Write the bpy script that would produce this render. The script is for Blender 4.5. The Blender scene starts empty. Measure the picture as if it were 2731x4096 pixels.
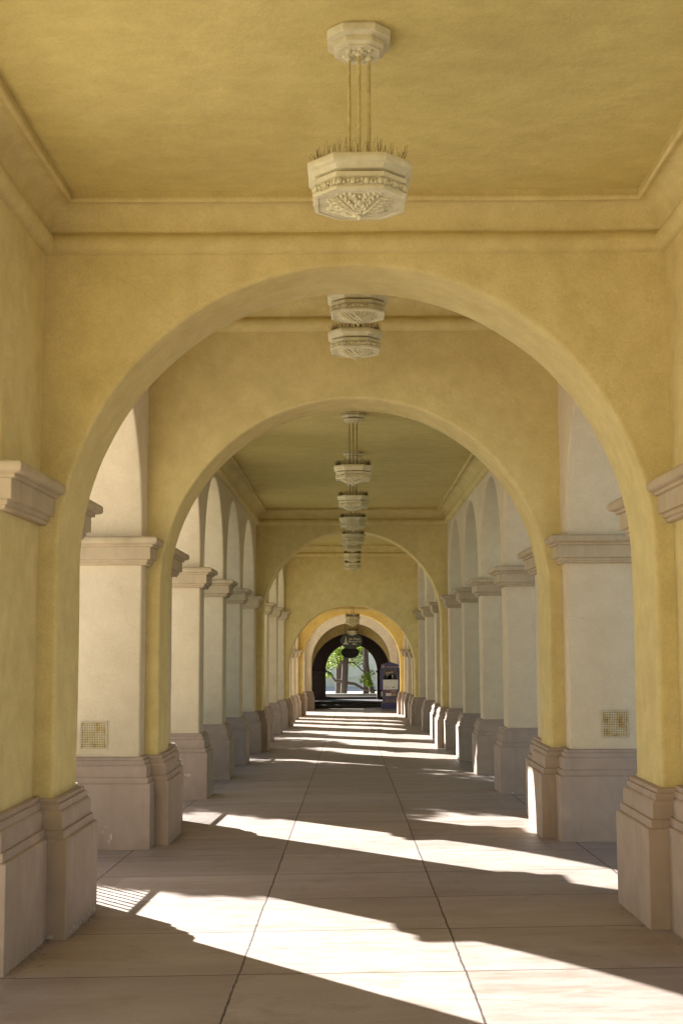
import bpy, bmesh, math, random
from mathutils import Vector, Matrix, noise
random.seed(7)
S = bpy.context.scene
COL = S.collection
R_ = math.radians
XC = 0.04                     # centre line of the arcade
GY, GX = -0.02204, 0.01428    # fall of the floor along and across the walk
def F(x, y): return GY*y + GX*x

# ------------------------------------------------------------------ materials
def nmat(name):
    m = bpy.data.materials.new(name); m.use_nodes = True
    nt = m.node_tree; nt.nodes.clear()
    out = nt.nodes.new('ShaderNodeOutputMaterial')
    b = nt.nodes.new('ShaderNodeBsdfPrincipled')
    nt.links.new(b.outputs[0], out.inputs[0])
    return m, nt, b
def N(nt, t, **kw):
    n = nt.nodes.new(t)
    for k, v in kw.items():
        if k in n.inputs: n.inputs[k].default_value = v
        else: setattr(n, k, v)
    return n
def L(nt, a, b): nt.links.new(a, b)
def pos(nt, scale=(1, 1, 1)):
    g = N(nt, 'ShaderNodeNewGeometry')
    mp = N(nt, 'ShaderNodeMapping'); mp.inputs['Scale'].default_value = scale
    L(nt, g.outputs['Position'], mp.inputs['Vector'])
    return mp.outputs[0]
def noise_(nt, vec, scale, detail=4, rough=.55, dist=0):
    n = N(nt, 'ShaderNodeTexNoise'); n.inputs['Scale'].default_value = scale
    n.inputs['Detail'].default_value = detail; n.inputs['Roughness'].default_value = rough
    n.inputs['Distortion'].default_value = dist
    L(nt, vec, n.inputs['Vector']); return n.outputs[0]
def ramp(nt, fac, stops):
    r = N(nt, 'ShaderNodeValToRGB'); e = r.color_ramp.elements
    while len(e) < len(stops): e.new(.5)
    for k, (p, c) in enumerate(stops):
        e[k].position = p; e[k].color = (c[0], c[1], c[2], 1) if hasattr(c, '__len__') else (c, c, c, 1)
    L(nt, fac, r.inputs[0]); return r.outputs[0]
def mix(nt, fac, a, b, mode='MIX'):
    m = N(nt, 'ShaderNodeMix', data_type='RGBA', blend_type=mode)
    for s, v in ((m.inputs[0], fac), (m.inputs[6], a), (m.inputs[7], b)):
        if hasattr(v, 'is_linked'): L(nt, v, s)
        elif hasattr(v, '__len__'): s.default_value = (v[0], v[1], v[2], 1)
        else: s.default_value = v
    return m.outputs[2]
def math_(nt, op, a, b=0.0, c=0.0):
    m = N(nt, 'ShaderNodeMath', operation=op)
    for k, v in enumerate((a, b, c)):
        if hasattr(v, 'is_linked'): L(nt, v, m.inputs[k])
        else: m.inputs[k].default_value = v
    return m.outputs[0]
def bump(nt, b, hs):
    prev = None
    for h, st, d in hs:
        bp = N(nt, 'ShaderNodeBump'); bp.inputs['Strength'].default_value = st; bp.inputs['Distance'].default_value = d
        L(nt, h, bp.inputs['Height'])
        if prev is not None: L(nt, prev, bp.inputs['Normal'])
        prev = bp.outputs[0]
    L(nt, prev, b.inputs['Normal'])

def stucco(name, c, grain=.5, stretch=(1, 1, 1), blot=.16):
    m, nt, b = nmat(name)
    p = pos(nt); ps = pos(nt, stretch)
    big = noise_(nt, ps, 1.1, 5, .6, .4)
    mid = noise_(nt, ps, 5.5, 5, .62, .2)
    fine = noise_(nt, p, 70, 4, .7)
    c1 = [min(1, v*(1+blot)) for v in c]; c0 = [c[0]*(1-blot*.75), c[1]*(1-blot*1.0), c[2]*(1-blot*1.35)]
    col = ramp(nt, big, [(.3, c0), (.7, c1)])
    col = mix(nt, .55, col, ramp(nt, mid, [(.32, c0), (.68, c1)]))
    col = mix(nt, ramp(nt, fine, [(.28, .22), (.42, 0)]), col, [v*.6 for v in c])
    spk = noise_(nt, p, 17, 2, .5)
    col = mix(nt, ramp(nt, spk, [(.79, 0), (.82, .35)]), col, [v*.5 for v in c])
    col = mix(nt, 1, col, ramp(nt, noise_(nt, p, 75, 3, .7), [(.30, .90), (.5, 1.0), (.7, 1.06)]), 'MULTIPLY')
    # a few hairline cracks
    pw = N(nt, 'ShaderNodeVectorMath', operation='ADD'); L(nt, p, pw.inputs[0])
    sc_ = N(nt, 'ShaderNodeVectorMath', operation='SCALE'); sc_.inputs['Scale'].default_value = .35
    tn = N(nt, 'ShaderNodeTexNoise'); tn.inputs['Scale'].default_value = 2.4; tn.inputs['Detail'].default_value = 6; L(nt, p, tn.inputs['Vector'])
    L(nt, tn.outputs['Color'], sc_.inputs[0]); L(nt, sc_.outputs[0], pw.inputs[1])
    vo = N(nt, 'ShaderNodeTexVoronoi', feature='DISTANCE_TO_EDGE'); vo.inputs['Scale'].default_value = .55; L(nt, pw.outputs[0], vo.inputs['Vector'])
    crack = math_(nt, 'MULTIPLY', math_(nt, 'LESS_THAN', vo.outputs['Distance'], .0012), ramp(nt, noise_(nt, p, .7, 2, .5), [(.55, 0), (.62, .2)]))
    col = mix(nt, crack, col, [v*.35 for v in c])
    L(nt, col, b.inputs['Base Color'])
    b.inputs['Roughness'].default_value = .93
    b.inputs['Specular IOR Level'].default_value = .18
    lump = noise_(nt, p, 26, 5, .6)
    bump(nt, b, [(noise_(nt, p, 2.2, 3, .5), .25, .05), (lump, grain*.55, .010), (fine, grain*.8, .004)])
    return m

def painted(name, c, dirt=.35):
    m, nt, b = nmat(name)
    p = pos(nt); pv = pos(nt, (6, 6, .7))
    a = noise_(nt, p, 3.2, 5, .62, .3); s = noise_(nt, pv, 2.2, 4, .6)
    col = ramp(nt, a, [(.28, [v*.86 for v in c]), (.72, [min(1, v*1.10) for v in c])])
    col = mix(nt, ramp(nt, s, [(.52, 0), (.78, dirt)]), col, [c[0]*.62, c[1]*.58, c[2]*.52])
    sp = noise_(nt, p, 38, 2, .5)
    col = mix(nt, ramp(nt, sp, [(.755, 0), (.79, .5)]), col, [min(1, v*1.9) for v in c])
    L(nt, col, b.inputs['Base Color']); b.inputs['Roughness'].default_value = .72
    b.inputs['Specular IOR Level'].default_value = .25
    bump(nt, b, [(noise_(nt, p, 5, 3, .5), .2, .02), (noise_(nt, p, 90, 3, .6), .22, .003)])
    return m

def plain(name, c, rough=.8, var=.15, scale=8, spec=.3, bumpd=.004, metal=0):
    m, nt, b = nmat(name); p = pos(nt)
    a = noise_(nt, p, scale, 4, .6)
    L(nt, ramp(nt, a, [(.3, [v*(1-var) for v in c]), (.7, [min(1, v*(1+var)) for v in c])]), b.inputs['Base Color'])
    b.inputs['Roughness'].default_value = rough; b.inputs['Specular IOR Level'].default_value = spec
    b.inputs['Metallic'].default_value = metal
    if bumpd: bump(nt, b, [(noise_(nt, p, scale*6, 3, .6), .35, bumpd)])
    return m

STUC = (.60, .505, .235)
M = {}
M['stucco'] = stucco('stucco', STUC, .75)
M['goldglow'] = stucco('stucco_gold_glow', (.76, .60, .22), .4)  # far arch: glow of the sunlit floor put into the colour
M['palelit'] = stucco('stucco_pale_lit', (.80, .71, .55), .4)  # narrow arch: floor bounce light painted in as a paler tone
M['pier_lit'] = stucco('pier_stucco_lit', (.61, .525, .37), .6, (1, 1, 1), .10)  # same paint as the golden stucco; outside light put into a paler colour
M['ceil'] = stucco('ceiling_stucco', (.575, .485, .195), .4, (.85, 1.2, 1), .15)
M['base'] = painted('base_paint', (.375, .292, .228))
M['cap'] = painted('capital_paint', (.45, .362, .232))
M['chip'] = plain('bare_plaster', (.52, .47, .40), .9, .2, 30)
M['castone'] = None
def castone():
    m, nt, b = nmat('cast_stone'); p = pos(nt)
    a = noise_(nt, p, 14, 4, .6)
    col = ramp(nt, a, [(.3, (.52, .47, .29)), (.7, (.66, .61, .40))])
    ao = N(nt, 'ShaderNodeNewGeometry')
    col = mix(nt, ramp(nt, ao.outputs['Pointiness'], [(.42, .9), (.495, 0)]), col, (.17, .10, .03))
    L(nt, col, b.inputs['Base Color']); b.inputs['Roughness'].default_value = .85
    bump(nt, b, [(noise_(nt, p, 120, 3, .6), .3, .002)])
    return m
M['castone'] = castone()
M['rod'] = plain('painted_rod', (.50, .41, .17), .6, .2, 30)
M['spike'] = plain('spike_wire', (.11, .075, .042), .6, .2, 40, bumpd=0)
M['iron'] = plain('dark_iron', (.03, .03, .03), .5, .2, 30)
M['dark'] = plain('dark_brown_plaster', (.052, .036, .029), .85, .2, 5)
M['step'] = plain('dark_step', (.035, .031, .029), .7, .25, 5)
M['pave'] = plain('paving', (.52, .48, .43), .9, .12, .8)
M['lawn'] = plain('lawn_green', (.10, .13, .045), .95, .35, 4, bumpd=.02)
M['bark'] = plain('bark', (.085, .066, .052), .95, .3, 14, bumpd=.02)
M['wallpale'] = plain('pale_garden_wall', (.80, .74, .54), .9, .08, 1.5)
M['stone'] = plain('garden_edge', (.30, .28, .24), .9, .15, 4)
M['navy'] = plain('navy_panel', (.055, .055, .15), .45, .12, 6, bumpd=0)
M['navy2'] = plain('grey_navy_panel', (.10, .095, .15), .5, .12, 6, bumpd=0)
M['gold'] = plain('gold_letter', (.55, .36, .13), .5, .1, 20, bumpd=0)
M['cream'] = plain('cream_letter', (.62, .56, .46), .6, .1, 20, bumpd=0)
M['dim'] = plain('faded_letter', (.035, .030, .026), .6, .1, 20, bumpd=0)
M['green'] = plain('sign_green', (.055, .072, .060), .45, .1, 6, bumpd=0)
M['black'] = plain('sign_black', (.008, .007, .007), .5, .1, 6, bumpd=0)
M['paper'] = plain('poster_paper', (.62, .62, .58), .6, .05, 6, bumpd=0)
M['photo'] = plain('poster_photo', (.09, .08, .075), .4, .35, 9, bumpd=0)
M['suit'] = plain('poster_suit', (.020, .016, .015), .5, .1, 9, bumpd=0)
M['face'] = plain('poster_face', (.36, .27, .23), .5, .1, 30, bumpd=0)
M['shirt'] = plain('poster_shirt', (.42, .45, .52), .5, .1, 30, bumpd=0)
M['red'] = plain('flyer_red', (.20, .08, .07), .5, .3, 60, bumpd=0)
M['tire'] = plain('castor_tan', (.42, .33, .17), .6, .1, 20, bumpd=0)
M['facade'] = plain('sunny_facade', (.62, .52, .36), .9, .06, 1)
M['pane'] = plain('window_glass', (.03, .035, .04), .15, .1, 2, spec=.6, bumpd=0)
M['rooftile'] = plain('roof_tile', (.30, .13, .07), .9, .2, 4)

def leafmat(name, c, t=.45):
    m = bpy.data.materials.new(name); m.use_nodes = True; nt = m.node_tree; nt.nodes.clear()
    out = N(nt, 'ShaderNodeOutputMaterial'); d = N(nt, 'ShaderNodeBsdfPrincipled'); tr = N(nt, 'ShaderNodeBsdfTranslucent')
    mx = N(nt, 'ShaderNodeMixShader'); mx.inputs[0].default_value = t
    col = ramp(nt, noise_(nt, pos(nt), 5, 3, .6), [(.3, [v*.55 for v in c]), (.7, [v*1.35 for v in c])])
    L(nt, col, d.inputs['Base Color']); d.inputs['Roughness'].default_value = .38
    L(nt, mix(nt, 1, col, (1.7, 1.5, .5), 'MULTIPLY'), tr.inputs['Color'])
    L(nt, d.outputs[0], mx.inputs[1]); L(nt, tr.outputs[0], mx.inputs[2]); L(nt, mx.outputs[0], out.inputs[0])
    return m
M['leaf'] = leafmat('leaf', (.13, .20, .028), .6)
M['leaf2'] = leafmat('leaf_dark', (.05, .08, .02), .25)

def floormat():
    m, nt, b = nmat('walk_concrete')
    p = pos(nt); ps = pos(nt, (.55, 2.6, 1))
    sep = N(nt, 'ShaderNodeSeparateXYZ'); L(nt, p, sep.inputs[0]); x, y = sep.outputs[0], sep.outputs[1]
    a = noise_(nt, ps, 1.3, 6, .65, .5); st = noise_(nt, ps, 6, 5, .65, .3); f = noise_(nt, p, 60, 4, .65)
    col = ramp(nt, a, [(.27, (.215, .165, .130)), (.5, (.305, .248, .210)), (.73, (.385, .325, .292))])
    col = mix(nt, .45, col, ramp(nt, st, [(.3, (.21, .163, .132)), (.7, (.38, .32, .285))]))
    col = mix(nt, ramp(nt, f, [(.3, .35), (.45, 0)]), col, (.18, .135, .10))
    # one tone per slab
    sx = math_(nt, 'FLOOR', math_(nt, 'DIVIDE', math_(nt, 'ADD', x, .609+1.22*8), 1.22))
    sy = math_(nt, 'FLOOR', math_(nt, 'DIVIDE', math_(nt, 'ADD', y, -6.968+1.1345*40), 1.1345))
    cb = N(nt, 'ShaderNodeCombineXYZ'); L(nt, sx, cb.inputs[0]); L(nt, sy, cb.inputs[1])
    wn = N(nt, 'ShaderNodeTexWhiteNoise', noise_dimensions='2D'); L(nt, cb.outputs[0], wn.inputs['Vector'])
    col = mix(nt, .6, col, ramp(nt, wn.outputs[0], [(0, (.78, .77, .77)), (1, (1.10, 1.09, 1.09))]), 'MULTIPLY')
    # dark blotches
    bl = noise_(nt, p, 2.2, 6, .7, 1.0)
    col = mix(nt, ramp(nt, bl, [(.54, 0), (.72, .55)]), col, (.17, .122, .085))
    vo = N(nt, 'ShaderNodeTexVoronoi'); vo.inputs['Scale'].default_value = 1.15; L(nt, p, vo.inputs['Vector'])
    col = mix(nt, math_(nt, 'MULTIPLY', math_(nt, 'LESS_THAN', vo.outputs['Distance'], .022), .6), col, (.07, .055, .045))
    # joints
    wob = math_(nt, 'MULTIPLY', math_(nt, 'SUBTRACT', noise_(nt, p, 2.2, 6, .75), .5), .030)
    xx = math_(nt, 'ADD', x, wob)
    d = None
    for x0 in (-.609, .611, -2.03, 2.10):
        q = math_(nt, 'ABSOLUTE', math_(nt, 'SUBTRACT', xx, x0))
        d = q if d is None else math_(nt, 'MINIMUM', d, q)
    wdt = math_(nt, 'ADD', .0035, math_(nt, 'MULTIPLY', noise_(nt, p, 9, 3, .6), .0055))
    jl = math_(nt, 'LESS_THAN', d, wdt)
    wob2 = math_(nt, 'MULTIPLY', math_(nt, 'SUBTRACT', noise_(nt, p, 1.5, 3, .6), .5), .02)
    fr = math_(nt, 'FRACT', math_(nt, 'DIVIDE', math_(nt, 'ADD', math_(nt, 'ADD', y, wob2), -6.968+1.1345*40.5), 1.1345))
    dt = math_(nt, 'MULTIPLY', math_(nt, 'ABSOLUTE', math_(nt, 'SUBTRACT', fr, .5)), 1.1345)
    jt = math_(nt, 'LESS_THAN', dt, .0085)
    col = mix(nt, math_(nt, 'MULTIPLY', jt, .92), col, (.075, .05, .038))
    col = mix(nt, math_(nt, 'MULTIPLY', jl, .92), col, (.045, .028, .022))
    L(nt, col, b.inputs['Base Color'])
    L(nt, ramp(nt, st, [(.3, .42), (.7, .68)]), b.inputs['Roughness']); b.inputs['Specular IOR Level'].default_value = .35
    h = math_(nt, 'SUBTRACT', 1.0, jl)
    bump(nt, b, [(h, .6, .01), (noise_(nt, p, 4, 3, .5), .12, .03), (f, .16, .003)])
    return m
M['floor'] = floormat()

def ventmat():
    m, nt, b = nmat('rusty_grille')
    tc = N(nt, 'ShaderNodeTexCoord'); sp = N(nt, 'ShaderNodeSeparateXYZ'); L(nt, tc.outputs['Object'], sp.inputs[0])
    ds = []
    for o in (sp.outputs[0], sp.outputs[2]):
        fr = math_(nt, 'FRACT', math_(nt, 'MULTIPLY', o, 1/.0163))
        ds.append(math_(nt, 'POWER', math_(nt, 'SUBTRACT', fr, .5), 2))
    hole = math_(nt, 'LESS_THAN', math_(nt, 'ADD', ds[0], ds[1]), .082)
    p = pos(nt)
    col = ramp(nt, noise_(nt, p, 13, 4, .65), [(.38, (.58, .50, .32)), (.56, (.52, .40, .17)), (.74, (.30, .14, .03))])
    col = mix(nt, hole, col, (.035, .022, .012))
    L(nt, col, b.inputs['Base Color']); b.inputs['Roughness'].default_value = .7
    return m
M['vent'] = ventmat()
M['ventframe'] = plain('grille_frame', (.50, .43, .30), .7, .15, 30)

# ------------------------------------------------------------------ mesh helpers
class MB:
    def __init__(s): s.v = []; s.f = []; s.mi = []
    def vert(s, p): s.v.append(tuple(p)); return len(s.v)-1
    def face(s, idx, mi=0): s.f.append(tuple(idx)); s.mi.append(mi)
    def quad(s, a, b, c, d, mi=0): s.face([s.vert(p) for p in (a, b, c, d)], mi)
    def loft(s, loops, closed=True, cap0=False, cap1=False, mi=0):
        ids = [[s.vert(p) for p in l] for l in loops]
        n = len(loops[0])
        for A, B in zip(ids, ids[1:]):
            for k in range(n if closed else n-1):
                s.face((A[k], A[(k+1) % n], B[(k+1) % n], B[k]), mi)
        if cap0: s.face(ids[0][::-1], mi)
        if cap1: s.face(ids[-1], mi)
        return ids
    def box(s, x0, x1, y0, y1, z0, z1, mi=0):
        lo = [(x0, y0), (x1, y0), (x1, y1), (x0, y1)]
        s.loft([[(x, y, z0) for x, y in lo], [(x, y, z1) for x, y in lo]], True, True, True, mi)
    def tube(s, pts, rads, seg=8, mi=0, cap=True):
        loops = []
        pts = [Vector(p) for p in pts]
        for k, p in enumerate(pts):
            t = (pts[min(k+1, len(pts)-1)]-pts[max(k-1, 0)]).normalized()
            a = Vector((1, 0, 0)) if abs(t.x) < .8 else Vector((0, 1, 0))
            u = t.cross(a).normalized(); w = t.cross(u)
            r = rads[k] if hasattr(rads, '__len__') else rads
            loops.append([p+(u*math.cos(q)+w*math.sin(q))*r for q in [2*math.pi*i/seg for i in range(seg)]])
        s.loft(loops, True, cap, cap, mi)
    def ball(s, c, r, seg=8, rings=5, mi=0, rot=None):
        r = r if hasattr(r, '__len__') else (r, r, r)
        loops = []
        for i in range(1, rings):
            th = math.pi*i/rings
            lp = []
            for k in range(seg):
                ph = 2*math.pi*k/seg
                v = Vector((r[0]*math.sin(th)*math.cos(ph), r[1]*math.sin(th)*math.sin(ph), -r[2]*math.cos(th)))
                if rot is not None: v = rot @ v
                lp.append(Vector(c)+v)
            loops.append(lp)
        s.loft(loops, True, True, True, mi)
    def build(s, name, mats, parent=None, base=None, smooth=35):
        me = bpy.data.meshes.new(name)
        o = bpy.data.objects.new(name, me)
        off = Vector((0, 0, 0))
        if parent is not None:
            q = parent
            while q is not None: off = off + q.location; q = q.parent
        loc = Vector((0, 0, 0))
        if base is not None: loc = Vector(base)-off; off = Vector(base)
        me.from_pydata([tuple(Vector(p)-off) for p in s.v], [], s.f)
        mats = mats if isinstance(mats, (list, tuple)) else [mats]
        for m in mats: me.materials.append(m)
        me.polygons.foreach_set('material_index', s.mi)
        bm = bmesh.new(); bm.from_mesh(me)
        bmesh.ops.remove_doubles(bm, verts=bm.verts, dist=1e-5)
        bmesh.ops.recalc_face_normals(bm, faces=bm.faces)
        bm.to_mesh(me); bm.free()
        if smooth:
            me.polygons.foreach_set('use_smooth', [True]*len(me.polygons))
            me.set_sharp_from_angle(angle=R_(smooth))
        COL.objects.link(o); o.location = loc
        if parent is not None: o.parent = parent
        return o
def tag(o, label=None, cat=None, group=None, kind=None):
    for k, v in (('label', label), ('category', cat), ('group', group), ('kind', kind)):
        if v: o[k] = v
    return o
def thing(name, loc, label, cat, group=None):
    o = bpy.data.objects.new(name, None); COL.objects.link(o); o.location = loc; o.empty_display_size = .2
    return tag(o, label, cat, group, 'thing')
def copy_tree(o, parent=None):
    c = o.copy(); COL.objects.link(c); c.parent = parent
    for ch in list(o.children): copy_tree(ch, c)
    return c

BASEP = [(.125, None), (.125, .604), (.121, .612), (.112, .617), (.100, .619), (.100, .668), (.083, .672), (.083, .752), (.080, .768),
         (.070, .782), (.060, .788), (.060, .826), (.044, .829), (.044, .853), (.040, .857), (-.03, .861)]
CAPP = [(-.03, -.270), (.046, -.268), (.052, -.262), (.052, -.246), (.066, -.241), (.066, -.220), (.072, -.214), (.095, -.212), (.095, -.098), (.120, -.094), (.120, -.074),
        (.150, -.070), (.162, -.062), (.168, -.048), (.168, -.018), (.160, -.006), (.148, 0), (-.03, .004)]
def molded(mb, x0, x1, y0, y1, prof, z, zb=None, s=(1, 1, 1, 1), mi=0):
    loops = []
    for d, h in prof:
        zz = zb if h is None else z+h
        a, b, c, e = x0-d*s[0], x1+d*s[1], y0-d*s[2], y1+d*s[3]
        # small chamfer keeps the arris from being knife sharp
        k = .004
        loops.append([(a+k, c, zz), (b-k, c, zz), (b, c+k, zz), (b, e-k, zz), (b-k, e, zz), (a+k, e, zz), (a, e-k, zz), (a, c+k, zz)])
    mb.loft(loops, True, True, True, mi)
def shaftbox(mb, x0, x1, y0, y1, z0, z1, r=.022, seed=0):
    # hand-floated stucco shaft: rounded arrises that wander a few millimetres
    plan = []
    for cx, cy, a0 in ((x1-r, y1-r, 0), (x0+r, y1-r, 90), (x0+r, y0+r, 180), (x1-r, y0+r, 270)):
        for k in range(4):
            a = R_(a0+30*k); plan.append((cx+r*math.cos(a), cy+r*math.sin(a), math.cos(a), math.sin(a)))
    loops = []; n = max(3, int((z1-z0)/.14))
    for i in range(n+1):
        z = z0+(z1-z0)*i/n; lp = []
        for x, y, nx, ny in plan:
            w = noise.noise(Vector((x*2.2+seed, y*2.2, z*1.7)))*.005 if 0 < i < n else 0
            lp.append((x+nx*w, y+ny*w, z))
        loops.append(lp)
    mb.loft(loops, True, True, True)

def blob(mb, o, ux, uz, n, s, mi=1, seed=1, off=.0025):
    rd = random.Random(seed); k = 11
    pts = [(s[0]*(.25+.55*rd.random())*math.cos(2*math.pi*i/k), s[1]*(.25+.55*rd.random())*math.sin(2*math.pi*i/k)) for i in range(k)]
    o, ux, uz, n = Vector(o), Vector(ux), Vector(uz), Vector(n)
    mb.face([mb.vert(o+ux*a+uz*b+n*off) for a, b in pts], mi)

# ------------------------------------------------------------------ pillars
XI, XO = 2.053, 2.92
ZCAP = 2.655
def side_x(side): return (XC-XO, XC-XI) if side < 0 else (XC+XI, XC+XO)
def pillar(side, y0, y1, label, group=None, ends=(1, 1), zcap=ZCAP, zwall=None, chips=(), vent=False, name='pillar'):
    x0, x1 = side_x(side)
    xin = XC+side*XI
    ym = (y0+y1)/2
    zf = F(xin, ym)
    t = thing(name, (XC+side*(XI+XO)/2, ym, F(XC+side*2.5, ym)), label, 'pillar', group)
    mb = MB(); shaftbox(mb, x0, x1, y0-(0 if ends[0] else .02), y1+(0 if ends[1] else .02), zf+.80, zcap-.012, seed=y0*3+side)
    mb.build('shaft', M['stucco' if y0 < 8.2 else 'pier_lit'], t)
    mb = MB(); molded(mb, x0, x1, y0, y1, BASEP, zf-.004, zf-.22, (1, 1, ends[0], ends[1]))
    for (u, h, sx, sz, sd) in chips:      # bare plaster where the paint has flaked off
        blob(mb, (xin+side*u, y0-.125, zf+h), (1, 0, 0), (0, 0, 1), (0, -1, 0), (sx, sz), 1, sd)
    mb.build('base', [M['base'], M['chip']], t)
    mb = MB(); molded(mb, x0, x1, y0+(0 if ends[0] else .004), y1-(0 if ends[1] else .004), CAPP, zcap, None, (1, 1, ends[0], ends[1]))
    mb.build('capital', M['cap'], t)
    if vent:
        vx0 = vent[0]; vz = vent[1]; w = .262
        g = MB(); e = .012
        g.box(vx0+e, vx0+w-e, y0-.006, y0+.004, vz+e, vz+w-e, 0)
        for a, b, c, d in ((0, w, 0, e), (0, w, w-e, w), (0, e, e, w-e), (w-e, w, e, w-e)):
            g.box(vx0+a, vx0+b, y0-.012, y0+.004, vz+c, vz+d, 1)
        g.build('vent_grille', [M['vent'], M['ventframe']], t, base=(vx0, y0, vz), smooth=0)
    return t
LG = 'pillars down the left side of the walk'; RG = 'pillars down the right side of the walk'

# ------------------------------------------------------------------ arch strips
def arc_path(a0, a1, zb, spring, crown, n=44, wob=0, seed=0):
    c = (a0+a1)/2; r = (a1-a0)/2; h = crown-spring
    P = [(a0, zb, -1, 0)]
    m = max(2, int((spring-zb)/.18))
    for i in range(1, m): P.append((a0, zb+(spring-zb)*i/m, -1, 0))
    for i in range(n+1):
        th = math.pi*(1-i/n); P.append((c+r*math.cos(th), spring+h*math.sin(th), math.cos(th), math.sin(th)))
    for i in range(m-1, 0, -1): P.append((a1, zb+(spring-zb)*i/m, 1, 0))
    P.append((a1, zb, 1, 0))
    if wob:
        Q = []
        for u, z, nu, nz in P:
            w = noise.noise(Vector((u*1.6+seed, z*1.6, seed*.7)))*wob+noise.noise(Vector((u*6+seed, z*6, seed)))*wob*.35
            Q.append((u+nu*w, z+nz*w, nu, nz))
        P = Q
    return P
def opening(mb, P, lo, hi, ztop, plane, bev=.03):
    """wall over and round an opening: plane 'x' -> path runs along x, depth in y; 'y' -> path along y, depth in x"""
    steps = [(lo, bev), (lo+bev*.12, bev*.5), (lo+bev*.45, bev*.14), (lo+bev, 0)]
    k = 5
    for i in range(1, k): steps.append((lo+bev+(hi-lo-2*bev)*i/k, 0))
    steps += [(hi-bev, 0), (hi-bev*.45, bev*.14), (hi-bev*.12, bev*.5), (hi, bev)]
    def pt(u, d, z): return (u, d, z) if plane == 'x' else (d, u, z)
    mb.loft([[pt(u+nu*b, d, z+nz*b) for u, z, nu, nz in P] for d, b in steps], closed=False)
    return [(u+nu*bev, z+nz*bev) for u, z, nu, nz in P]
def holed(mb, plane, u0, u1, lo, hi, zb, ztop, holes, ends=(1, 1)):
    # the two faces of a wall as one outline each, openings included
    def pt(u, d, z): return (u, d, z) if plane == 'x' else (d, u, z)
    for d in (lo, hi):
        out = [(u0, zb)]
        for E in holes: out += E
        out += [(u1, zb), (u1, ztop), (u0, ztop)]
        mb.face([mb.vert(pt(u, d, z)) for u, z in out])
    for e, u in zip(ends, (u0, u1)):
        if e: mb.quad(pt(u, lo, zb), pt(u, hi, zb), pt(u, hi, ztop), pt(u, lo, ztop))
ZTOP = 5.45
def rect(mb, plane, u0, u1, lo, hi, z0, z1):
    if plane == 'x': mb.box(u0, u1, lo, hi, z0, z1)
    else: mb.box(lo, hi, u0, u1, z0, z1)
def wallfaces(mb, plane, u0, u1, lo, hi, z0, z1, ends=(1, 1), bottom=True):
    def pt(u, d, z): return (u, d, z) if plane == 'x' else (d, u, z)
    for d in (lo, hi): mb.quad(pt(u0, d, z0), pt(u1, d, z0), pt(u1, d, z1), pt(u0, d, z1))
    for e, u in zip(ends, (u0, u1)):
        if e: mb.quad(pt(u, lo, z0), pt(u, hi, z0), pt(u, hi, z1), pt(u, lo, z1))
    if bottom: mb.quad(pt(u0, lo, z0), pt(u1, lo, z0), pt(u1, hi, z0), pt(u0, hi, z0))

def transverse(y0, y1, half, spring, crown, label, group='arches across the walk', bases=True, mat=None, ztop=ZTOP, bev=.03, xo=XO+.02):
    zb = F(0, (y0+y1)/2)-.12
    t = thing('cross_arch', (XC, (y0+y1)/2, zb+.12), label, 'arch', group)
    mb = MB()
    P = arc_path(XC-half, XC+half, zb, spring, crown, 64, .007, y0)
    holed(mb, 'x', XC-xo, XC+xo, y0, y1, zb, ztop, [opening(mb, P, y0, y1, ztop, 'x', bev)])
    mb.quad((XC-xo, y0, ztop), (XC+xo, y0, ztop), (XC+xo, y1, ztop), (XC-xo, y1, ztop))
    mb.build('arch_wall', mat or M['stucco'], t)
    if bases:
        for s in (-1, 1):
            b = MB(); xi = XC+s*half
            xa, xb = (xi-.42, xi) if s < 0 else (xi, xi+.42)
            zf = F(xi, (y0+y1)/2)
            molded(b, xa, xb, y0, y1, BASEP, zf, zf-.22)
            if s < 0 and y0 < 9:
                for k in range(9):
                    yy = y0+.02+.09*k
                    blob(b, (xi+.125, yy, zf+.03+.012*math.sin(k*2.1)), (0, 1, 0), (0, 0, 1), (1, 0, 0), (.03+.012*math.sin(k), .018+.012*(k % 3)), 1, k+40)
                blob(b, (xi+.03, y0-.125, zf+.03), (1, 0, 0), (0, 0, 1), (0, -1, 0), (.03, .022), 1, 61)
                blob(b, (xi-.14, y0-.125, zf+.03), (1, 0, 0), (0, 0, 1), (0, -1, 0), (.035, .02), 1, 62)
            b.build('base', [M['base'], M['chip']], t)
    return t

def arcade_side(side, y0, y1, openings, label, zcap=ZCAP, crown=4.115, group='arcaded side walls'):
    x0, x1 = side_x(side)
    ym = (y0+y1)/2
    t = thing('arcade_wall', (XC+side*2.5, ym, zcap), label, 'wall', group)
    mb = MB(); prev = y0-.01; bev = .024
    zb = zcap-.006; holes = []
    for a, b in openings:
        r = (b-a)/2; spring = max(zcap+.02, crown-r)
        holes.append(opening(mb, arc_path(a, b, zb, spring, crown, 40, .005, a+side), x0, x1, ZTOP, 'y', bev))
        mb.quad((x0, prev, zb), (x1, prev, zb), (x1, a-bev, zb), (x0, a-bev, zb)); prev = b+bev
    mb.quad((x0, prev, zb), (x1, prev, zb), (x1, y1+.01, zb), (x0, y1+.01, zb))
    holed(mb, 'y', y0-.01, y1+.01, x0, x1, zb, ZTOP, holes)
    mb.build('wall', M['stucco' if y0 < 7 else 'pier_lit'], t)
    return t

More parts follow.
